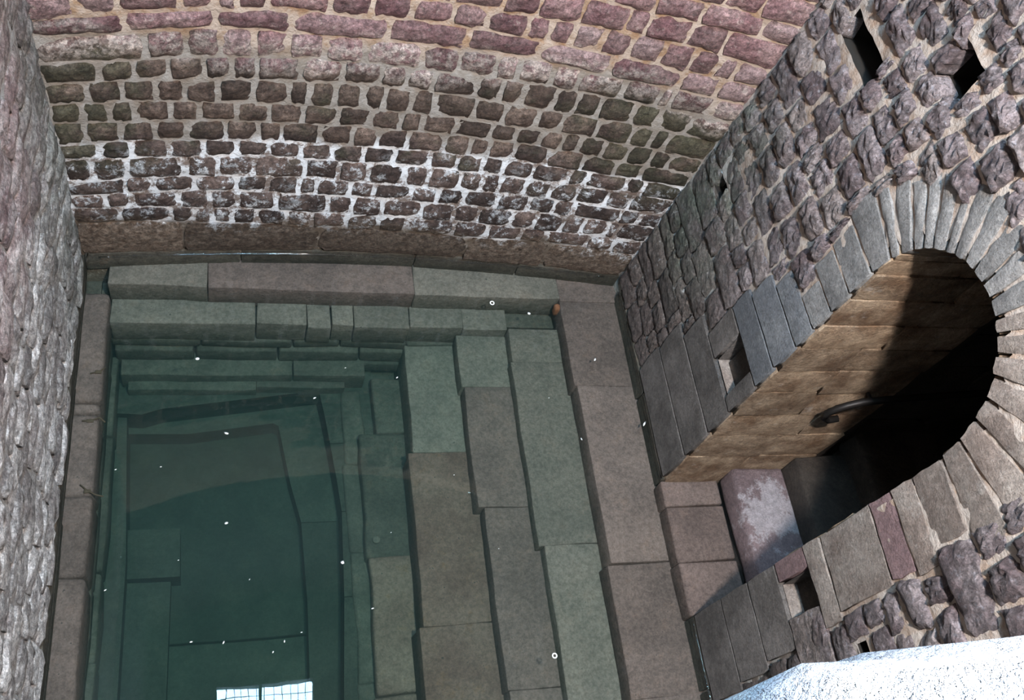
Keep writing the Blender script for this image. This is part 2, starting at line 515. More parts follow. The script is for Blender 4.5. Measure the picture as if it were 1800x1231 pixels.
# ------------------------------------------------------------------ the curved wall at the far end
BACK_XS = [S * (-.155 + .675 * i / 9) for i in range(10)]
BACK_BEDS = [
    [2.536, 2.536, 2.536, 2.536, 2.536, 2.536, 2.536, 2.536, 2.536, 2.523] ,
    [2.337, 2.337, 2.337, 2.337, 2.337, 2.337, 2.337, 2.337, 2.36, 2.379] ,
    [2.222, 2.222, 2.222, 2.222, 2.222, 2.222, 2.222, 2.219, 2.239, 2.255] ,
    [2.068, 2.068, 2.068, 2.068, 2.072, 2.066, 2.061, 2.078, 2.092, 2.083] ,
    [1.889, 1.913, 1.934, 1.935, 1.935, 1.935, 1.921, 1.923, 1.923, 1.961] ,
    [1.785, 1.79, 1.83, 1.803, 1.802, 1.794, 1.797, 1.784, 1.793, 1.814] ,
    [1.623, 1.626, 1.642, 1.651, 1.646, 1.632, 1.64, 1.639, 1.643, 1.662] ,
    [1.477, 1.49, 1.495, 1.494, 1.498, 1.491, 1.467, 1.473, 1.483, 1.487] ,
    [1.339, 1.346, 1.335, 1.334, 1.324, 1.326, 1.308, 1.321, 1.318, 1.314] ,
    [1.199, 1.195, 1.198, 1.195, 1.193, 1.188, 1.184, 1.179, 1.162, 1.185] ,
    [1.023, 1.052, 1.053, 1.041, 1.038, 1.043, 1.041, 1.031, 1.039, 1.046] ,
    [0.907, 0.915, 0.922, 0.922, 0.905, 0.902, 0.902, 0.891, 0.904, 0.905] ,
    [0.711, 0.749, 0.754, 0.758, 0.738, 0.728, 0.733, 0.744, 0.74, 0.74] ,
    [0.596, 0.617, 0.629, 0.618, 0.598, 0.6, 0.593, 0.598, 0.597, 0.616] ,
    [0.481, 0.474, 0.46, 0.446, 0.429, 0.427, 0.427, 0.412, 0.433, 0.426] ,
    [0.332, 0.329, 0.309, 0.293, 0.277, 0.262, 0.26, 0.279, 0.286, 0.283] ,
    [0.0, 0.0, 0.0, 0.0, 0.0, 0.0, 0.0, 0.0, 0.0, 0.0] ,
]
BACK_JOINTS = [
    [2.22, 2.39] ,
    [1.73, 1.93, 2.16, 2.45] ,
    [1.24, 1.41, 1.62, 1.84, 1.94, 2.15, 2.33] ,
    [-0.61, -0.45, -0.2, -0.05, 0.04, 0.17, 0.45, 0.64, 0.83, 1.02, 1.19, 1.39, 1.5, 1.62, 1.77, 1.91, 2.08, 2.23, 2.36, 2.46] ,
    [-0.43, -0.05, 0.28, 0.73, 1.12, 1.49, 1.86, 2.24, 2.43] ,
    [-0.35, -0.18, -0.03, 0.12, 0.28, 0.45, 0.64, 0.92, 1.11, 1.3, 1.42, 1.6, 1.74, 1.98, 2.18, 2.25, 2.47] ,
    [-0.56, -0.41, -0.26, -0.1, 0.02, 0.14, 0.35, 0.55, 0.74, 0.87, 1.01, 1.24, 1.37, 1.49, 1.66, 1.78, 1.91, 2.1, 2.24, 2.41] ,
    [-0.62, -0.47, -0.32, -0.19, -0.04, 0.13, 0.3, 0.4, 0.53, 0.67, 0.78, 0.92, 1.04, 1.26, 1.43, 1.61, 1.75, 1.95, 2.15, 2.27, 2.36] ,
    [-0.66, -0.54, -0.43, -0.26, -0.13, 0.05, 0.21, 0.38, 0.56, 0.73, 0.89, 1.01, 1.19, 1.39, 1.53, 1.67, 1.8, 1.9, 2.04, 2.19, 2.33, 2.44] ,
    [-0.66, -0.5, -0.34, -0.19, 0.0, 0.16, 0.28, 0.48, 0.65, 0.79, 0.95, 1.16, 1.3, 1.41, 1.56, 1.76, 1.97, 2.17, 2.33] ,
    [-0.61, -0.46, -0.28, -0.11, 0.06, 0.22, 0.39, 0.56, 0.73, 0.9, 1.1, 1.26, 1.41, 1.53, 1.71, 1.93, 2.04, 2.28, 2.39] ,
    [-0.66, -0.49, -0.21, -0.04, 0.15, 0.42, 0.61, 0.78, 0.98, 1.12, 1.31, 1.44, 1.55, 1.71, 1.86, 2.03, 2.22, 2.37] ,
    [-0.51, -0.37, -0.16, 0.06, 0.23, 0.4, 0.5, 0.69, 0.83, 1.05, 1.21, 1.37, 1.57, 1.77, 1.93, 2.05, 2.36, 2.49] ,
    [-0.62, -0.49, -0.25, -0.08, 0.07, 0.28, 0.58, 0.72, 0.9, 1.14, 1.34, 1.49, 1.71, 1.86, 2.04, 2.17, 2.33, 2.4] ,
    [-0.56, -0.29, -0.17, -0.07, 0.04, 0.18, 0.35, 0.5, 0.71, 0.9, 1.07, 1.37, 1.59, 1.81, 1.97, 2.26, 2.44] ,
    [-0.23, 0.56, 1.5, 2.04] ,
]

R = random.Random(11)
wall_back = sheet('wall_back', wm_back, -.86, 2.7, -1.0, 3.6, .035, M_MBACK, n0=lambda z: -.020 if z < 0.02 else .002)
sheet('upper_wall', wm_back, -.86, 2.7, 3.6, 7.6, .25, M_UPPER, parent=wall_back)
def bed(k):
    return lambda x: lerp_tab(x, BACK_XS, BACK_BEDS[k])
beds = [bed(k) for k in range(len(BACK_BEDS))]
top = beds[0]
upper = [(lambda x, q=q: top(x) + .14 * q) for q in range(6, 0, -1)]
beds = upper + beds
joints = [None] * 6 + BACK_JOINTS
n_stone = 0
for k in range(len(beds) - 1):
    zt, zb = beds[k], beds[k + 1]
    j = joints[k]
    if j is None:
        j = []; x = 1.0 if k > 2 else 1.6
        x -= R.random() * .2
        while x < 2.5: j.append(x); x += R.uniform(.15, .34)
    else:
        j = list(j)
        if k == 6: j = [.7, .93, 1.12, 1.3, 1.58, 1.8, 1.98] + j
        if k == 7: j = [.5, .72, .95, 1.16, 1.42, 1.58] + j
        if k == 8: j = [-.2, .05, .31, .5, .74, 1.0] + j
    e = [(-.80 if k > 8 else (j[0] - .22))] + j + [2.63]
    e = [v for v in e if v >= -.80]
    for i in range(len(e) - 1):
        if e[i + 1] - e[i] < .05: continue
        n_stone += 1
        last = (k == len(beds) - 2)
        up = k < 9
        g = .010 if up else .014
        if last: g = .006
        def cf(s, t, a=e[i], b=e[i + 1], zt=zt, zb=zb, g=g):
            u = a + g + (b - a - 2 * g) * s
            lo = zb(u) + g * .8; hi = zt(u) - g * .8
            return u, lo + (hi - lo) * t
        L = e[i + 1] - e[i]
        rock('stone', wm_back, cf, M_BACK, wall_back, nx=min(10, 4 + int(L / .09)), nz=4,
             proud=.026 if up else .022, amp=.006, rnd=.03 if up else .06, edge=.006, seed=1000 + k * 60 + i)
# the foot of the wall under the water line
for i, (a, b) in enumerate([(-.79, .1), (.1, 1.2), (1.2, 1.9), (1.9, 2.62)]):
    rock('stone', wm_back, quad_cf(a, b, -.155, -.002, .004), M_DEEP, wall_back, nx=8, nz=3, proud=.012, amp=.003, rnd=.01, edge=.003, seed=300 + i)

# ------------------------------------------------------------------ the right-hand wall with the arched doorway
HOLE1 = (2.73, 3.04, 2.585, 2.685)         # y0, y1, z0, z1
NA = (2.10, 2.32, .915, 1.195)
NB = (.885, 1.05, .945, 1.20)
H2 = (2.31, 2.44, 2.93, 3.085)
SL = (3.09, 3.19, 1.365, 1.42)
SL2 = (.55, .64, 1.40, 1.45)
def in_door(y, z, grow=0.0):
    if JN - grow < y < JF + grow and z < (AZ + 1) * S: return True
    q = ((y / S - AC) / (.083 + grow / S)) ** 2 + ((z / S - 1 - AZ) / (.099 + grow / S)) ** 2
    return z >= (AZ + 1) * S and q < 1
def in_holes(y, z, m=.03):
    for h in (HOLE1, NA, NB, H2, SL, SL2):
        if h[0] - m < y < h[1] + m and h[2] - m < z < h[3] + m: return True
    return False
wall_right = sheet('wall_right', wm_right, -.85, 3.58, -.55, 3.6, .035, M_MRIGHT, n0=lambda z: -.010 + .019 * min(1, max(0, (z - 1.1) / .7)),
                   hole=lambda y, z: in_door(y, z, .05) or in_holes(y, z, .022))
sheet('upper_wall', wm_right, -.85, 3.7, 3.6, 7.6, .25, M_UPPER, parent=wall_right)

def Z(h): return (h + 1) * S
common = [-.255, -.278, -.30, -.323, -.345, -.366, -.388, -.416, -.442, -.466, -.490, -.519, -.552]
far = [-.552, -.585, -.615, -.646, -.678, -.709, -.736, -.775, -.812, -.841, -.87, -.905, -.935, -.966, -1.0]
near = [-.552, -.590, -.618, -.648, -.672, -.700, -.729, -.757, -.785, -.811, -.840, -.87, -.90, -.93, -.965, -1.0]
RJ = {(-.388): [.55, .529, .505, .48, .459, .435, .40], (-.366): [.53, .506, .484, .458, .441, .414],
      (-.416): [.567, .542, .507, .487, .456, .438], (-.442): [.60, .572, .529, .502, .471],
      (-.466): [.612, .55, .532, .506, .48, .452], (-.490): [.643, .594, .555, .517, .48, .456],
      (-.519): [.629, .586, .551, .513, .463], (-.552): [.617, .58, .539, .508, .47],
      (-.585): [.605, .575, .55, .53, .498, .464], (-.615): [.638, .605, .56, .515, .47],
      (-.646): [.635, .602, .559, .519, .476], (-.678): [.645, .616, .574, .527], (-.709): [.644, .593, .56, .535],
      (-.736): [.633, .59, .55, .525]}
# squared blocks beside the doorway: y reach per bed, far side and near side
FAR_ASH = [(-.552, -.585, .452), (-.585, -.615, .450), (-.615, -.646, .437), (-.646, -.678, .470), (-.678, -.7205, .487),
           (-.7205, -.7595, .497), (-.7595, -.8195, .498), (-.8195, -.871, .526), (-.871, -.935, .547), (-.935, -1.0, .552)]
NEAR_ASH = [(-.552, -.590, .172), (-.590, -.618, .158), (-.618, -.648, .163), (-.648, -.729, .160), (-.729, -.757, .153),
            (-.757, -.811, .170), (-.811, -.869, .148), (-.869, -.93, .140), (-.93, -1.0, .133)]
def ash_reach(table, z):
    return next((r for a, b, r in table if b <= z <= a), None)
def ring_half(z):
    v = (z - AZ) / .153
    return .145 * math.sqrt(max(0, 1 - v * v)) if 0 <= v < 1 else 0
def keep_out(z0, z1):
    zc = (z0 + z1) / 2
    if zc > AZ:
        h = ring_half(z1)
        return (AC - h, AC + h) if h > 0 else None
    return None
rubble = []
def row(z1, z0, ylo, yhi, js=None, seed=0):
    R = random.Random(seed)
    h = z1 - z0
    ys = [yhi]
    for q in (js or []):
        if ylo + .008 < q < yhi - .008: ys.append(q)
    last = ys[-1]
    while True:
        d = R.uniform(.8, 1.9) * max(h, .024) * R.choice((1, 1, 1.25))
        last -= d
        if last < ylo + .014: break
        ys.append(last)
    ys.append(ylo)
    for i in range(len(ys) - 1):
        rubble.append((ys[i + 1], ys[i], z0, z1))
sd = 0
for tab, side in ((common, 'c'), (far, 'f'), (near, 'n')):
    for k in range(len(tab) - 1):
        z1, z0 = tab[k], tab[k + 1]
        zc = (z0 + z1) / 2; sd += 1
        js = RJ.get(z0) or None
        YC = back_y(2.6, Z(zc)) / S - .003
        if side == 'c':
            ko = keep_out(z0, z1)
            yl = .05 if zc < -.36 else .30
            if ko:
                row(z1, z0, ko[1], YC, js, sd)
                if ko[0] > yl: row(z1, z0, max(yl, .05), ko[0], None, sd + 500)
            else: row(z1, z0, yl, YC, js, sd)
        elif side == 'f':
            row(z1, z0, ash_reach(FAR_ASH, zc), YC, js, sd)
        else:
            row(z1, z0, .055, ash_reach(NEAR_ASH, zc), None, sd)
def hits(y0, y1, z0, z1, H):
    return y0 * S < H[1] - .01 and y1 * S > H[0] + .01 and Z(z0) < H[3] - .01 and Z(z1) > H[2] + .01
kept = []
for (y0, y1, z0, z1) in rubble:
    ok = True
    a, b = y0, y1
    for H in (HOLE1, H2, SL, SL2, NB):
        if hits(a, b, z0, z1, H):
            l = H[0] / S - a; r = b - H[1] / S
            if max(l, r) < .012: ok = False; break
            if l > r: b = H[0] / S
            else: a = H[1] / S
    if ok: kept.append((a, b, z0, z1))
kept.sort(key=lambda q: -((q[1] - q[0]) * (q[3] - q[2])) / (1.2 - q[2]) ** 2)
for i, (y0, y1, z0, z1) in enumerate(kept):
    R = random.Random(5000 + i)
    up = z0 > -.66
    w = (y1 - y0) * S
    sk = R.uniform(-.012, .012) * (1 if up else .5)
    g = .010 if up else .008
    def cf(s, t, a=y0 * S, b=y1 * S, c=Z(z0), d=Z(z1), g=g, sk=sk, w=w):
        u = a + g + (b - a - 2 * g) * s + sk * (t - .5) * 2
        wob = .010 * noise.noise(Vector((u * 3.1, c * 7, 2)))
        wob2 = .010 * noise.noise(Vector((u * 3.1, d * 7, 2)))
        return u, c + wob + g * .7 + (d + wob2 - c - wob - 1.4 * g) * t
    rock('stone', wm_right, cf, M_RIGHT, wall_right, nx=8 if w < .25 else 10, nz=6,
         proud=R.uniform(.020, .040) if up else R.uniform(.008, .022), amp=.010 if up else .006, rnd=.045 if up else .03, edge=.007, seed=7000 + i)
n_right = len(kept)

def block(u0, u1, z0, z1, mat, seed, gap=.0075, proud=.018, wm=wm_right, name='block', parent=None, amp=.002, nx=5, nz=3, edge=.002, back=.12, rnd=.015):
    return rock(name, wm, quad_cf(u0, u1, z0, z1, gap), mat, parent or wall_right, nx=nx, nz=nz, proud=proud, amp=amp, rnd=rnd, edge=edge, back=back, seed=seed, bf=.85)

for i, (z1, z0, r) in enumerate(FAR_ASH):
    mat = M_ARCH if i < 3 else (M_ASHG if i < 6 else M_ASH)
    if abs(z1 + .7595) < .001:            # the bed with the square socket
        block(JF, NA[0], Z(z0), Z(z1), M_ASH, 40)
        block(NA[1], r * S, Z(z0), Z(z1), M_ASH, 41)
    elif abs(z1 + .6780) < .001 or abs(z1 + .7205) < .001:
        block(JF, r * S, Z(z0), Z(z1), M_ASHG, 50 + i)
    else:
        block(JF, r * S, Z(z0), Z(z1), mat, 60 + i)
for i, (z1, z0, r) in enumerate(NEAR_ASH):
    if i == 5:
        block(NB[1] + .0, JN, Z(z0), Z(z1), M_PINK, 81)
    elif i in (0, 1, 2, 3, 4):
        mats = [M_BUFF, M_BUFF, M_PINK, M_BUFF, M_BUFF]
        block(r * S, JN, Z(z0), Z(z1), mats[i], 82 + i, amp=.004, edge=.005)
    else:
        block(r * S, JN, Z(z0), Z(z1), M_ASH if i > 6 else M_ASH, 82 + i)
block(.55, NB[0], Z(-.811), Z(-.757), M_RIGHT, 96, amp=.006, edge=.006)
# foot of the wall below the water
for i, (a, b) in enumerate([(0.0, .75), (.75, JN), (JF, 2.6), (2.6, 3.4)]):
    block(a, b, Z(-1.032), Z(-1.0) - .004, M_DEEP, 120 + i, proud=.012)

# arch stones round the doorway
angs = [0, 14.8, 21.6, 31, 38.4, 44.6, 53, 59, 66.8, 75.5, 85, 94, 104, 112, 121, 131, 142, 153, 166, 180]
for i in range(len(angs) - 1):
    R = random.Random(900 + i)
    a0, a1 = math.radians(angs[i]), math.radians(angs[i + 1])
    out = 1.0 + R.uniform(-.06, .10) + (.0 if angs[i] < 95 else R.uniform(.05, .30))
    g = .0065 / .55
    mat = M_ARCH if angs[i] < 100 else M_BUFF
    rock('voussoir', wm_arch, (lambda s, t, a0=a0, a1=a1, out=out: (a0 + .018 + (a1 - a0 - .036) * s, .0 + out * t)), mat, wall_right,
         nx=3, nz=6, proud=.020, amp=.004, rnd=.02, edge=.004, back=.10, seed=930 + i, bf=.75)
    for k, (x0, x1) in enumerate(((2.61, 3.05), (3.05, 3.52))):
        rock('soffit_stone', wm_soffit, (lambda s, t, a0=a0, a1=a1, x0=x0, x1=x1: (a0 + .006 + (a1 - a0 - .012) * s, x0 + .003 + (x1 - x0 - .006) * t)),
             M_REVEAL, wall_right, nx=3, nz=4, proud=.004, amp=.003, rnd=.02, edge=.003, back=.05, seed=960 + i * 2 + k)
# jambs of the doorway, block on block
jz = [-1.03, -.932, -.871, -.8195, -.7675, -.7205, -.676, -.633, -.590, -.552]
for i in range(len(jz) - 1):
    R = random.Random(400 + i)
    cut = 2.615 + R.uniform(.35, .6)
    for (a, b) in ((2.62, cut), (cut, 3.5)):
        rock('block', wm_jfar, quad_cf(a, b, Z(jz[i]), Z(jz[i + 1]), .003), M_REVEAL, wall_right, nx=6, nz=3, proud=.010, amp=.004, rnd=.015, edge=.003, back=.08, seed=420 + i * 2 + int(b > 3.3))
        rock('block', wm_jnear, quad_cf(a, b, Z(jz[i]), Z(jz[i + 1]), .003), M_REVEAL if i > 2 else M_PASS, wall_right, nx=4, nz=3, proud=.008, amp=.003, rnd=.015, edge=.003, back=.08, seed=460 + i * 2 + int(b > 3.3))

# sockets: real recesses in the wall
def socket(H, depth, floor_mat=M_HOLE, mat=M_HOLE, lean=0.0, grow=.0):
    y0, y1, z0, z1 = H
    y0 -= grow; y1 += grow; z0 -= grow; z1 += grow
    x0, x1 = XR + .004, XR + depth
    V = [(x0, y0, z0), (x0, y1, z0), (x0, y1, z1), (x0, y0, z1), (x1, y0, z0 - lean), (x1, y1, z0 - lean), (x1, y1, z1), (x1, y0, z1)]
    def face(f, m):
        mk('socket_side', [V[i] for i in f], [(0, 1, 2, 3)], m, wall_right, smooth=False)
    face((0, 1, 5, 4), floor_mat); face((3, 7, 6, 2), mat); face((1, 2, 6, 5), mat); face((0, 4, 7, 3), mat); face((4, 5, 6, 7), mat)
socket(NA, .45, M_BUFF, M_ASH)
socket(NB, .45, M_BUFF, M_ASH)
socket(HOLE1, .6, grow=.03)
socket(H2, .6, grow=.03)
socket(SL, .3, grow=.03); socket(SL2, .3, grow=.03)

# ------------------------------------------------------------------ the left-hand wall
wall_left = sheet('wall_left', wm_left, -.85, 3.62, -.9, 3.4, .04, M_MLEFT, n0=lambda z: -.012 if z < .3 else .0)
sheet('upper_wall', wm_left, -.85, 3.75, 3.4, 7.6, .25, M_UPPER, parent=wall_left)
lz = [-1.0, -.972, -.944, -.912, -.879, -.847, -.82, -.793, -.764, -.740, -.706, -.666, -.638, -.611, -.585, -.548, -.52, -.492, -.46]
ls = []
for k in range(len(lz) - 1):
    R = random.Random(70 + k)
    y = .69 if lz[k] < -.8 else .675
    ylo = max(.10, .16 + (lz[k] + .84) * .95) if lz[k] > -.84 else .12
    while y > ylo:
        w = R.uniform(.035, .075)
        ls.append((y - w, y, lz[k], lz[k + 1])); y -= w
ls.sort(key=lambda q: (q[2] > -.55, -q[1]))
def left_stone(q, i, parent=None, name='stone'):
    y0, y1, z0, z1 = q
    R = random.Random(2000 + i)
    def cf(s, t):
        u = y0 * S + .008 + ((y1 - y0) * S - .016) * s
        wb = .012 * noise.noise(Vector((u * 2.3, z0 * 40, 4))); wt = .012 * noise.noise(Vector((u * 2.3, z1 * 40, 4)))
        return u, Z(z0) + wb + .008 + (Z(z1) + wt - Z(z0) - wb - .016) * t
    return rock(name, wm_left, cf, M_LEFT, parent, nx=6, nz=4, proud=R.uniform(.012, .026), amp=.008, rnd=.06, edge=.007, seed=2100 + i)
print('LEFT stones', len(ls), 'RIGHT', n_right, 'BACK', n_stone)
for i, q in enumerate(ls[:270]): left_stone(q, i, wall_left)
rest = [left_stone(q, 270 + i, None) for i, q in enumerate(ls[270:])]
if rest:                                    # the small stones past the limit: one joined part
    V = []; F = []
    for o in rest:
        b = len(V)
        V += [o.location + v.co for v in o.data.vertices]
        F += [tuple(b + i for i in p.vertices) for p in o.data.polygons]
    for o in rest:
        me = o.data; bpy.data.objects.remove(o); bpy.data.meshes.remove(me)
    tag(mk('small_stones', V, F, M_LEFT, wall_left), kind='stuff')
for i, (a, b) in enumerate([(0, .9), (.9, 1.9), (1.9, 2.7), (2.7, 3.5)]):
    rock('block', wm_left, quad_cf(a, b, Z(-1.041), Z(-1.0) - .002, .003), M_DEEP, wall_left, nx=6, nz=3, proud=.018, amp=.003, rnd=.01, edge=.003, seed=170 + i)

# ------------------------------------------------------------------ front wall, gallery, vault with its skylight
fw = box('wall_front', (-.9, -.30, -1.6), (2.9, -.03, 4.15), M_MLEFT); tag(fw, kind='structure')
gb = box('wall_gallery', (-.9, -1.15, 3.9), (2.9, -.85, 7.6), M_PLASTER); tag(gb, kind='structure')
gf = box('floor_gallery', (-.9, -.86, 4.0), (2.9, -.05, 4.18), M_PLASTER); tag(gf, kind='structure')
WX0, WX1, WY0, WY1 = -.01, 1.14, .5, 2.44
ce = empty('ceiling'); tag(ce, kind='structure')
box('vault_panel', (-1.0, -1.0, 7.5), (WX0, 4.0, 7.7), M_PLASTER, ce)
box('vault_panel', (WX1, -1.0, 7.5), (3.0, 4.0, 7.7), M_PLASTER, ce)
box('vault_panel', (WX0, -1.0, 7.5), (WX1, WY0, 7.7), M_PLASTER, ce)
box('vault_panel', (WX0, WY1, 7.5), (WX1, 4.0, 7.7), M_PLASTER, ce)
wi = empty('window_1', ((WX0 + WX1) / 2, (WY0 + WY1) / 2, 7.52)); tag(wi, kind='structure')
for i in range(1, 12):
    x = WX0 + (WX1 - WX0) * i / 12
    box('grate_bar', (x - .004, WY0, 7.515), (x + .004, WY1, 7.523), M_IRON, wi)
for i in range(1, 14):
    y = WY0 + (WY1 - WY0) * i / 14
    box('grate_bar', (WX0, y - .004, 7.523), (WX1, y + .004, 7.531), M_IRON, wi)
box('frame_bar', (.50, WY0, 7.50), (.54, WY1, 7.53), M_IRON, wi)

# ------------------------------------------------------------------ the passage behind the doorway
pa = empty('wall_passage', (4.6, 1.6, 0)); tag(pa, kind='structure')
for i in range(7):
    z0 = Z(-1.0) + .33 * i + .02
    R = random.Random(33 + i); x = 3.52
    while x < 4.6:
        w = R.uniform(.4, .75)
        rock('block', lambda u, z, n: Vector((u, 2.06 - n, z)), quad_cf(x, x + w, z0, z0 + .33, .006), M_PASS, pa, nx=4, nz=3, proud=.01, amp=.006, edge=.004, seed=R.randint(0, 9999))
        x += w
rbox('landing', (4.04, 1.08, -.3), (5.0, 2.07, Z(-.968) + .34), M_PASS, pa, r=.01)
box('core_block', (2.76, .2, 3.2), (5.3, 2.95, 3.35), M_PASS, pa)  # unseen plates added round the passage to stop sky light leaking in
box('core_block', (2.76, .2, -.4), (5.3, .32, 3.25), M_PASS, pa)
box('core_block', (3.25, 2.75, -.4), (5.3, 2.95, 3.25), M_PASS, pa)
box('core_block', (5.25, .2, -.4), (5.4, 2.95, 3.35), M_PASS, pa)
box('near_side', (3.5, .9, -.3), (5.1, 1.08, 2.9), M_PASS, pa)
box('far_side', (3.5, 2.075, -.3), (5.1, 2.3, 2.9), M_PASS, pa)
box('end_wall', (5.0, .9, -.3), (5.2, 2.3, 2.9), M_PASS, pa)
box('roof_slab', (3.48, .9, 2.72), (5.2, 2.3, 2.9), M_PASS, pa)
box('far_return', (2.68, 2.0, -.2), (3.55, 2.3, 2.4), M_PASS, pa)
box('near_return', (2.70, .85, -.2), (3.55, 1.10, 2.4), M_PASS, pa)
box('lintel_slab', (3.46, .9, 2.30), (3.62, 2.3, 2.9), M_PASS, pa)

def steps_thing(name, label, cat, group=None, loc=(0, 0, 0)):
    e = empty(name, loc); tag(e, label, cat, group); return e

# door steps, rising into the passage
st = steps_thing('door_step', 'flooded threshold slab of the arched doorway, level with the water', 'step', 'steps of the arched doorway', (2.8, 1.57, -.2))
rbox('slab', (2.60, JN, Z(-1.006) - .16), (2.99, 1.47, Z(-1.006)), M_TREAD, st, r=.012, seed=1)
rbox('slab', (2.60, 1.475, Z(-1.006) - .16), (2.99, 1.82, Z(-1.006)), M_TREAD, st, r=.012, seed=2)
rbox('slab', (2.60, 1.825, Z(-1.006) - .16), (2.99, JF, Z(-1.006)), M_TREAD, st, r=.012, seed=3)
labels = ['second doorway step, pinkish slab with a pale worn patch', 'third doorway step, dark brown, where the lit jamb ends',
          'fourth doorway step, lost in the black shade of the passage']
for i in range(3):
    x0 = 3.0 + .345 * i; zt = Z(-.968) + .17 * i
    st = steps_thing('door_step', labels[i], 'step', 'steps of the arched doorway', (x0 + .17, 1.57, zt - .2))
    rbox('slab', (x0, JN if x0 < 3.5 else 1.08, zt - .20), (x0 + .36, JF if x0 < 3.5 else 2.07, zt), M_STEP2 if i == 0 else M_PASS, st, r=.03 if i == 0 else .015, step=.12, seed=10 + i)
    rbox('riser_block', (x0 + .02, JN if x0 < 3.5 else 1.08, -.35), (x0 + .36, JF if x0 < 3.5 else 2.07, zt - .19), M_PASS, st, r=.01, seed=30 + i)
# pale patch of light on the second step: painted into its material
def patch(name, pts, z, mat, parent):
    c = Vector((sum(p[0] for p in pts) / len(pts), sum(p[1] for p in pts) / len(pts), z))
    return None

# iron handrail along the far jamb
def tube(name, pts, r, mat, parent, seg=8):
    V = []; F = []
    P = [Vector(p) for p in pts]
    for i, p in enumerate(P):
        d = (P[min(i + 1, len(P) - 1)] - P[max(i - 1, 0)]).normalized()
        a = d.cross(Vector((0, .2, 1))).normalized(); b = d.cross(a)
        for k in range(seg):
            t = 2 * math.pi * k / seg
            V.append(p + a * math.cos(t) * r + b * math.sin(t) * r)
    for i in range(len(P) - 1):
        for k in range(seg):
            F.append((i * seg + k, i * seg + (k + 1) % seg, (i + 1) * seg + (k + 1) % seg, (i + 1) * seg + k))
    F.append(tuple(range(seg))[::-1]); F.append(tuple((len(P) - 1) * seg + k for k in range(seg)))
    return mk(name, V, F, mat, parent)
hr = steps_thing('handrail', 'black iron handrail with a curled end on the far jamb of the arched doorway', 'handrail', None, (3.15, 1.97, 1.0))
tube('rail', [W(*p) for p in [(.640, .383, -.800), (.630, .383, -.804), (.621, .383, -.798), (.6185, .383, -.788), (.624, .383, -.776), (.632, .383, -.769), (.645, .383, -.761), (.673, .383, -.755), (.705, .383, -.751), (.76, .383, -.744), (.82, .383, -.735), (.92, .383, -.71)]], .020, M_IRON, hr)
tube('bracket', [W(.66, .383, -.757), W(.66, .390, -.765), W(.66, .400, -.766)], .010, M_IRON, hr)
tube('bracket', [W(.86, .383, -.726), W(.86, .390, -.733), W(.86, .414, -.735)], .010, M_IRON, hr)

# ------------------------------------------------------------------ under the water: steps and ledges, each block a part
def ladder(name, label, boxes, mats, group='submerged steps of the basin', r=.007, jit=.0045):
    cx = sum((b[0][0] + b[1][0]) / 2 for b in boxes) / len(boxes); cy = sum((b[0][1] + b[1][1]) / 2 for b in boxes) / len(boxes)
    e = steps_thing(name, label, 'step', group, (cx, cy, boxes[0][0][2]))
    for i, (lo, hi) in enumerate(boxes):
        rbox('slab', lo, hi, mats[i % len(mats)], e, r=r, jit=jit, step=.12, seed=len(name) * 7 + i + cx)
    return e
def ystrip(x0, x1, zt, zb, ys, gap=.0006, dx=()):
    out = []
    for i in range(len(ys) - 1):
        d = dx[i] if i < len(dx) else 0
        out.append(((x0 + d, ys[i] + gap, zb), (x1, ys[i + 1] - gap, zt)))
    return out
zT = [Z(-1.029), Z(-1.058), Z(-1.077), Z(-1.104), Z(-1.153), Z(-1.19), Z(-1.225)]
ladder('basin_step', 'highest submerged step, brownish slabs along the foot of the doorway wall',
       ystrip(.441 * S, 2.66, zT[0], zT[1] - .05, [0.0, .75, 1.52, 2.715, 3.41], dx=(.0, -.01, .01, .0)), [M_TREAD])
ladder('basin_step', 'second submerged step from the doorway wall, greyer, with a chipped corner at its joint',
       ystrip(.371 * S, 2.26, zT[1], zT[2] - .08, [0.0, .6, 1.70, 2.97, 3.23], dx=(.02, .02, -.015, .0)), [M_TREAD2, M_TREAD2])
ladder('basin_step', 'third submerged step from the doorway wall, reddish brown slabs',
       ystrip(.308 * S, 1.92, zT[2], zT[3] - .10, [0.0, .9, 1.99, 2.83, 3.22], dx=(.03, .02, -.02, -.03)), [M_TREAD, M_TREAD, M_TREAD, M_TREAD2])
ladder('basin_step', 'fourth submerged step, broad and rusty, with one pale green slab at its far end',
       ystrip(.229 * S, 1.60, zT[3], zT[4] - .12, [0.0, 1.32, 2.42, 3.22], dx=(-.03, .0, .03)), [M_TREAD3, M_TREAD3, M_TREAD2])
ladder('basin_step', 'fifth submerged step, narrow, its ragged edge showing dark',
       ystrip(.174 * S, 1.22, zT[4], zT[5] - .12, [0.0, 1.0, 1.83, 2.68, 3.10], dx=(.0, .02, -.0, .12)), [M_TREAD3, M_TREAD3, M_DEEP, M_DEEP], r=.02, jit=.010)
ladder('basin_step', 'sixth submerged step, dim slabs beside the deepest part of the basin',
       ystrip(.1555 * S, .93, Z(-1.172), Z(-1.24), [0.0, 1.1, 1.9, 2.5, 3.05], dx=(.0, .015, .0, -.0)), [M_DEEP], r=.02, jit=.010)
def xstrip(y0, y1, zt, zb, xs, gap=.0006, dy=()):
    return [((xs[i] + gap, y0 + (dy[i] if i < len(dy) else 0), zb), (xs[i + 1] - gap, y1, zt)) for i in range(len(xs) - 1)]
ladder('basin_ledge', 'upper submerged ledge along the foot of the curved wall',
       xstrip(.6765 * S, 3.62, Z(-1.027), Z(-1.062) - .03, [-.66, -.095, 1.20, 2.20, 2.66], dy=(.0, .0, -.005, -.02)), [M_TREAD2, M_TREAD], group='submerged ledges of the basin')
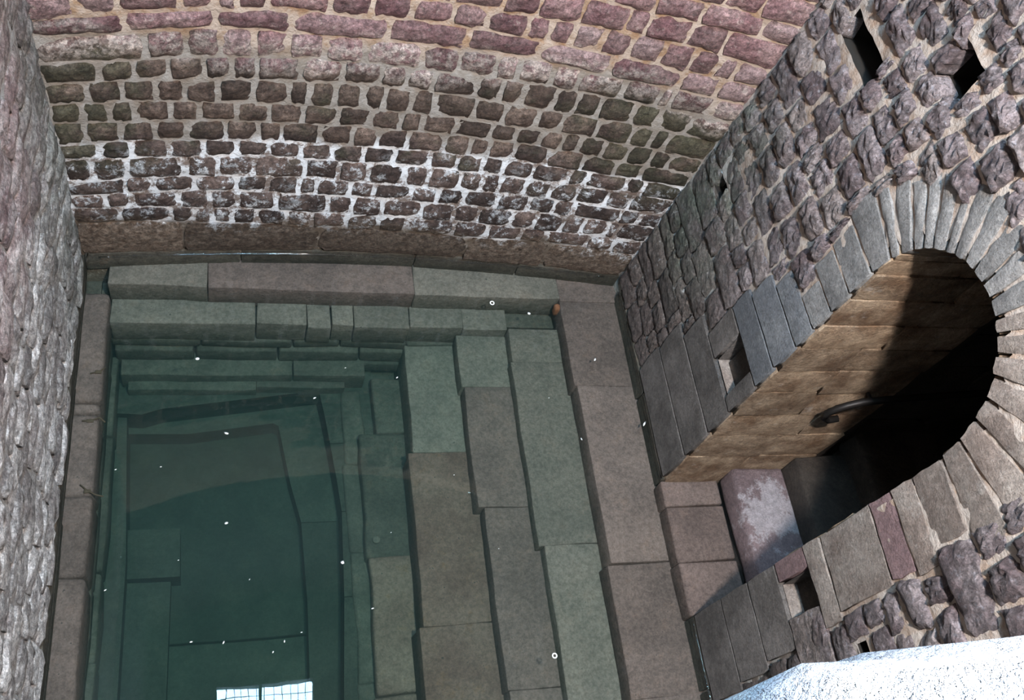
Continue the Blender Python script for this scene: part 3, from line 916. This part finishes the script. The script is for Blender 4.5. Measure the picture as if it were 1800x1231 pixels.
ladder('basin_ledge', 'lower submerged ledge of seven short slabs under the curved wall',
       xstrip(.644 * S, .69 * S, Z(-1.060), Z(-1.10), [-.655, .20, .515, .67, .815, 1.18, 1.545, 1.855], gap=.003, dy=(.0, .01, -.01, .012, .0, .01, .0)), [M_TREAD2], group='submerged ledges of the basin')
lw = ladder('basin_ledge', 'submerged ledge running along the foot of the left-hand wall',
       ystrip(-.86, -.131 * S, Z(-1.038), Z(-1.10), [0.0, .9, 1.62, 2.063, 2.55, 2.62, 3.36], dx=()), [M_TREAD], group='submerged ledges of the basin', r=.03)
# walls of the deep basin
bs = box('wall_foundation', (-1.2, -.6, -2.3), (7.0, 4.2, -1.85), M_DEEP); tag(bs, kind='structure')
tf = empty('trim_footing', (1, 2, -1.3)); tag(tf, kind='structure')
box('core_block', (-1.2, -.6, -1.9), (-.72, 4.2, -.33), M_DEEP, tf)
box('core_block', (-1.2, 3.28, -1.9), (3.4, 4.2, -.36), M_DEEP, tf)
box('core_block', (2.22, -.6, -1.9), (3.4, 4.2, -.33), M_DEEP, tf)
box('core_block', (1.88, -.6, -1.9), (2.24, 3.5, -.45), M_DEEP, tf)
box('core_block', (1.56, -.6, -1.9), (1.90, 3.5, -.58), M_DEEP, tf)
box('core_block', (1.17, -.6, -1.9), (1.58, 3.5, -.80), M_DEEP, tf)
box('core_block', (.92, -.6, -1.9), (1.19, 3.5, -1.02), M_DEEP, tf)
box('core_block', (-.8, 3.12, -1.9), (1.2, 3.5, -.92), M_DEEP, tf)
bw = empty('wall_basin', (0, 1.6, -.6)); tag(bw, kind='structure')
R = random.Random(5)
for k, (z0, z1) in enumerate([(-1.145, -1.118), (-1.118, -1.10), (-1.170, -1.145), (-1.20, -1.17)]):
    x = -.66
    while x < 1.2:
        w = R.uniform(.3, .6); e = min(1.9, x + w)
        rbox('stone', (x + .004, .640 * S + (.02 if k % 2 else -.005), Z(z0) + .004), (e - .004, .70 * S, Z(z1) - .002), M_DEEP, bw, r=.015, jit=.009, seed=k * 9 + x)
        x = e
for k, (z0, z1) in enumerate([(-1.14, -1.10), (-1.19, -1.14), (-1.24, -1.19)]):
    y = 0.0
    while y < 3.2:
        w = R.uniform(.5, .9); e = min(3.22, y + w)
        rbox('stone', (-.86, y + .004, Z(z0) + .004), (-.133 * S + (.0, .03, .05)[k], e - .004, Z(z1) - .002), M_DEEP, bw, r=.015, jit=.007, seed=k * 19 + y)
        y = e
ladder('basin_ledge', 'deep narrow ledge below the stacked slabs at the far end of the basin',
       xstrip(.616 * S, .66 * S, Z(-1.142), Z(-1.19), [-.62, .45, .93]), [M_DEEP], group='submerged ledges of the basin')
ladder('basin_ledge', 'lowest visible ledge, dark, at the far end of the basin',
       xstrip(.604 * S, .64 * S, Z(-1.160), Z(-1.21), [-.58, .22, .80], dy=(.0, .012)), [M_DEEP], group='submerged ledges of the basin')
# floor of the basin: two sunken levels
fl = empty('floor', (0, 1.6, -1.6)); tag(fl, kind='structure')
def poly_slab(name, pts, zt, thick, mat, parent):
    n = len(pts)
    V = [(p[0] * S, p[1] * S, zt) for p in pts] + [(p[0] * S, p[1] * S, zt - thick) for p in pts]
    F = [tuple(range(n)), tuple(range(2 * n - 1, n - 1, -1))] + [(i, i + n, (i + 1) % n + n, (i + 1) % n) for i in range(n)]
    o = mk(name, V, F, mat, parent, smooth=False)
    return o
zf0, zf1, zf2 = Z(-1.176), Z(-1.218), Z(-1.250)
poly_slab('slab', [(-.135, .578), (-.098, .576), (-.074, .584), (.127, .611), (.16, .66), (-.135, .66)], zf0, .5, M_SILT, fl)
poly_slab('slab', [(.127, .611), (.133, .575), (.139, .532), (.20, .532), (.20, .66), (.16, .66)], zf0, .5, M_SILT, fl)
poly_slab('slab', [(.139, .531), (.146, .475), (.150, .436), (.20, .436), (.20, .531)], zf0, .5, M_SILT, fl)
poly_slab('slab', [(.150, .435), (.148, .325), (.20, .325), (.20, .435)], zf0, .5, M_SILT, fl)
poly_slab('slab', [(.148, .324), (.142, .204), (.142, 0), (.20, 0), (.20, .324)], zf0, .5, M_SILT, fl)
poly_slab('slab', [(-.13, .568), (-.043, .567), (.068, .582), (.10, .62), (-.13, .62)], zf1, .4, M_SILT, fl)
poly_slab('slab', [(.068, .582), (.075, .578), (.089, .494), (.102, .438), (.16, .438), (.16, .62), (.10, .62)], zf1, .4, M_SILT, fl)
poly_slab('slab', [(.102, .437), (.107, .332), (.107, 0), (.16, 0), (.16, .437)], zf1, .4, M_SILT, fl)
poly_slab('slab', [(-.16, .60), (-.118, .60), (-.107, .386), (-.107, 0), (-.16, 0)], Z(-1.188), .4, M_SILT, fl)
poly_slab('slab', [(-.12, .434), (-.048, .434), (-.046, .372), (-.12, .372)], Z(-1.212), .4, M_SILT, fl)
poly_slab('slab', [(-.12, .370), (-.057, .369), (-.057, .228), (-.06, 0), (-.12, 0)], Z(-1.222), .4, M_SILT, fl)
for i, (a, b, c, d) in enumerate([(-.16, .2, 0, .298), (-.16, .2, .300, .66)]):
    rbox('slab', (a * S, c * S, zf2 - .2), (b * S, d * S, zf2), M_SILT, fl, r=.01, seed=i)

# ------------------------------------------------------------------ water
wa = empty('water', (1.1, 1.7, 0)); tag(wa, kind='structure')
box('water_body', (-.80, -.05, -1.75), (3.0, 3.62, 0.0), M_WATER, wa)

bead = mat_bead()
bx = [-.70 + (2.50 + .70) * i / 60 for i in range(61)]
tube('water_edge', [(x, back_y(x, 0) - .030 + .003 * noise.noise(Vector((x * 9, 0, 0))), .001) for x in bx], .0045, bead, wa, 6)
tube('water_edge', [(XR - .024 + .003 * noise.noise(Vector((y * 9, 4, 0))), y, .001) for y in [.1 + 1.03 * i / 30 for i in range(31)]], .0045, bead, wa, 6)
tube('water_edge', [(XR - .024 + .003 * noise.noise(Vector((y * 9, 4, 0))), y, .001) for y in [2.0 + 1.35 * i / 30 for i in range(31)]], .0045, bead, wa, 6)
tube('water_edge', [(XL + .028 + .003 * noise.noise(Vector((y * 9, 8, 0))), y, .001) for y in [.5 + 3.0 * i / 60 for i in range(61)]], .0045, bead, wa, 6)

# ------------------------------------------------------------------ foreground rim stone, right under the lamp
rim = rbox('rim_stone', (.33, -.40, S - 1.25), (1.25, .075, S - .60), M_RIM, None, r=.07, step=.06, jit=.018, seed=3)
for v in rim.data.vertices:
    p = v.co + rim.location
    f = (p.z - (S - 1.25)) / .65
    v.co.z += max(0, f) * max(-.25, min(.40, .81 * (p.x - .378))) + .0
    v.co.y += .03 * f
tag(rim, 'glaring white rough rock at the rim of the shaft, cutting off the doorway wall', 'rock')
prt = steps_thing('rim_block', 'pale rough block bedded behind the white rim rock', 'rock', None, (1.5, -.3, 4.25))
rbox('stone_body', (1.0, -.5, 4.16), (2.45, -.04, 4.42), M_RIM, prt, r=.04, seed=8)

# ------------------------------------------------------------------ small things on and in the water
M_FLECK = mat_plain('white_fleck', (.85, .86, .84), .5)
M_LEAF = mat_plain('brown_leaf', (.05, .035, .02), .8)
M_RUST = mat_plain('rusty_lump', (.16, .06, .025), .9, bump=.01)
def fleck(x, y, ln, wd, ang, name, label, group=None):
    V = []; F = []
    n = 7; R = random.Random(int(x * 100 + y * 1000))
    for i in range(n):
        t = 2 * math.pi * i / n; q = R.uniform(.75, 1.15)
        px, py = math.cos(t) * ln * q, math.sin(t) * wd * q
        V.append((x + px * math.cos(ang) - py * math.sin(ang), y + px * math.sin(ang) + py * math.cos(ang), .0015))
    V.append((x, y, .004)); V.append((x, y, -.001))
    for i in range(n):
        F.append((i, (i + 1) % n, n)); F.append(((i + 1) % n, i, n + 1))
    return tag(mk(name, V, F, M_FLECK), label, 'fleck', group)
def ring(x, y, r, name, label):
    V = []; F = []; A, B = 14, 6
    for i in range(A):
        t = 2 * math.pi * i / A
        for j in range(B):
            s = 2 * math.pi * j / B
            q = r + r * .32 * math.cos(s)
            V.append((x + q * math.cos(t), y + q * math.sin(t), .002 + r * .2 * math.sin(s)))
    for i in range(A):
        for j in range(B):
            F.append((i * B + j, ((i + 1) % A) * B + j, ((i + 1) % A) * B + (j + 1) % B, i * B + (j + 1) % B))
    return tag(mk(name, V, F, M_FLECK), label, 'fleck')
ring(1.67, 3.241, .0125, 'floating_ring', 'tiny white ring floating over the upper ledge by the curved wall')
ring(1.734, .993, .012, 'floating_ring', 'tiny white ring floating over the second submerged step')
fleck(1.912, 3.17, .013, .011, .3, 'floating_fleck', 'round cream fleck at the far right corner of the ledge')
fleck(2.312, 2.83, .015, .007, 1.0, 'floating_fleck', 'white fleck over the highest submerged step')
fleck(2.56, 2.367, .022, .007, .9, 'floating_fleck', 'elongated white fleck against the doorway wall')
fleck(-.138, 2.801, .013, .010, .2, 'floating_fleck', 'bright white fleck over the dark far left water')
fleck(.628, 1.566, .012, .010, .2, 'floating_fleck', 'bright fleck over the ragged dark edge in mid basin')
fleck(.032, 1.809, .011, .008, .4, 'floating_fleck', 'greenish white fleck over the deepest water')
for (x, y, a, l) in [(.773, 1.31, .3, .008), (1.006, 2.687, .8, .009), (-.53, 2.126, .4, .007), (-.306, 2.137, .1, .006), (.026, 1.189, 1.2, .010), (-.127, 1.203, .2, .008),
                  (.32, 1.173, 1.4, .008), (-.537, 1.485, .6, .008), (.514, 2.549, .5, .012), (.263, 1.124, 1.1, .008), (.405, 1.212, .2, .006), (2.116, 2.267, 1.9, .009), (.027, 2.33, -.35, .015),
                  (1.29, 2.05, .2, .005), (.9, 1.72, .9, .005), (.15, 1.5, .9, .005), (-.2, 1.62, .4, .005), (1.5, 1.6, .3, .004), (.7, 2.75, .3, .006), (1.95, 2.55, .3, .005)]:
    fleck(x, y, l, l * .45, a, 'floating_speck', 'tiny pale speck drifting on the dark water', 'pale specks on the water')
def twig(pts, r, label):
    e = steps_thing('twig', label, 'twig', None, pts[0])
    tube('stem', pts, r * .6, M_LEAF, e, 6)
    rbox('leaf', Vector(pts[1]) - Vector((.018, .010, .003)), Vector(pts[1]) + Vector((.018, .010, .003)), M_LEAF, e, r=.003, step=.01, jit=.003)
    return e
zl = Z(-1.038) + .008
twig([(-.72, 2.12, zl), (-.68, 2.085, zl), (-.64, 2.06, zl + .005), (-.60, 2.05, zl)], .007, 'dark soaked twig on the left-hand ledge, halfway along')
twig([(-.74, 2.50, zl), (-.70, 2.50, zl), (-.65, 2.52, zl), (-.62, 2.49, zl)], .008, 'dark twig in the joint of the left-hand ledge')
twig([(-.72, 2.80, zl), (-.68, 2.81, zl), (-.64, 2.84, zl)], .006, 'short curved twig on the left-hand ledge nearest the curved wall')
rl = rbox('rusty_lump', (2.18, 3.31, Z(-1.05)), (2.225, 3.35, Z(-1.029)), M_RUST, None, r=.03, step=.02, jit=.012, seed=4)
tag(rl, 'small rust-red lump in the corner of the upper ledge', 'lump')
dk = rbox('pale_disc', (.915, 1.915, zT[4]), (.965, 1.965, zT[4] + .012), M_TREAD2, None, r=.024, step=.02, jit=.001)
tag(dk, 'pale greenish disc lying on a submerged rusty slab', 'disc')
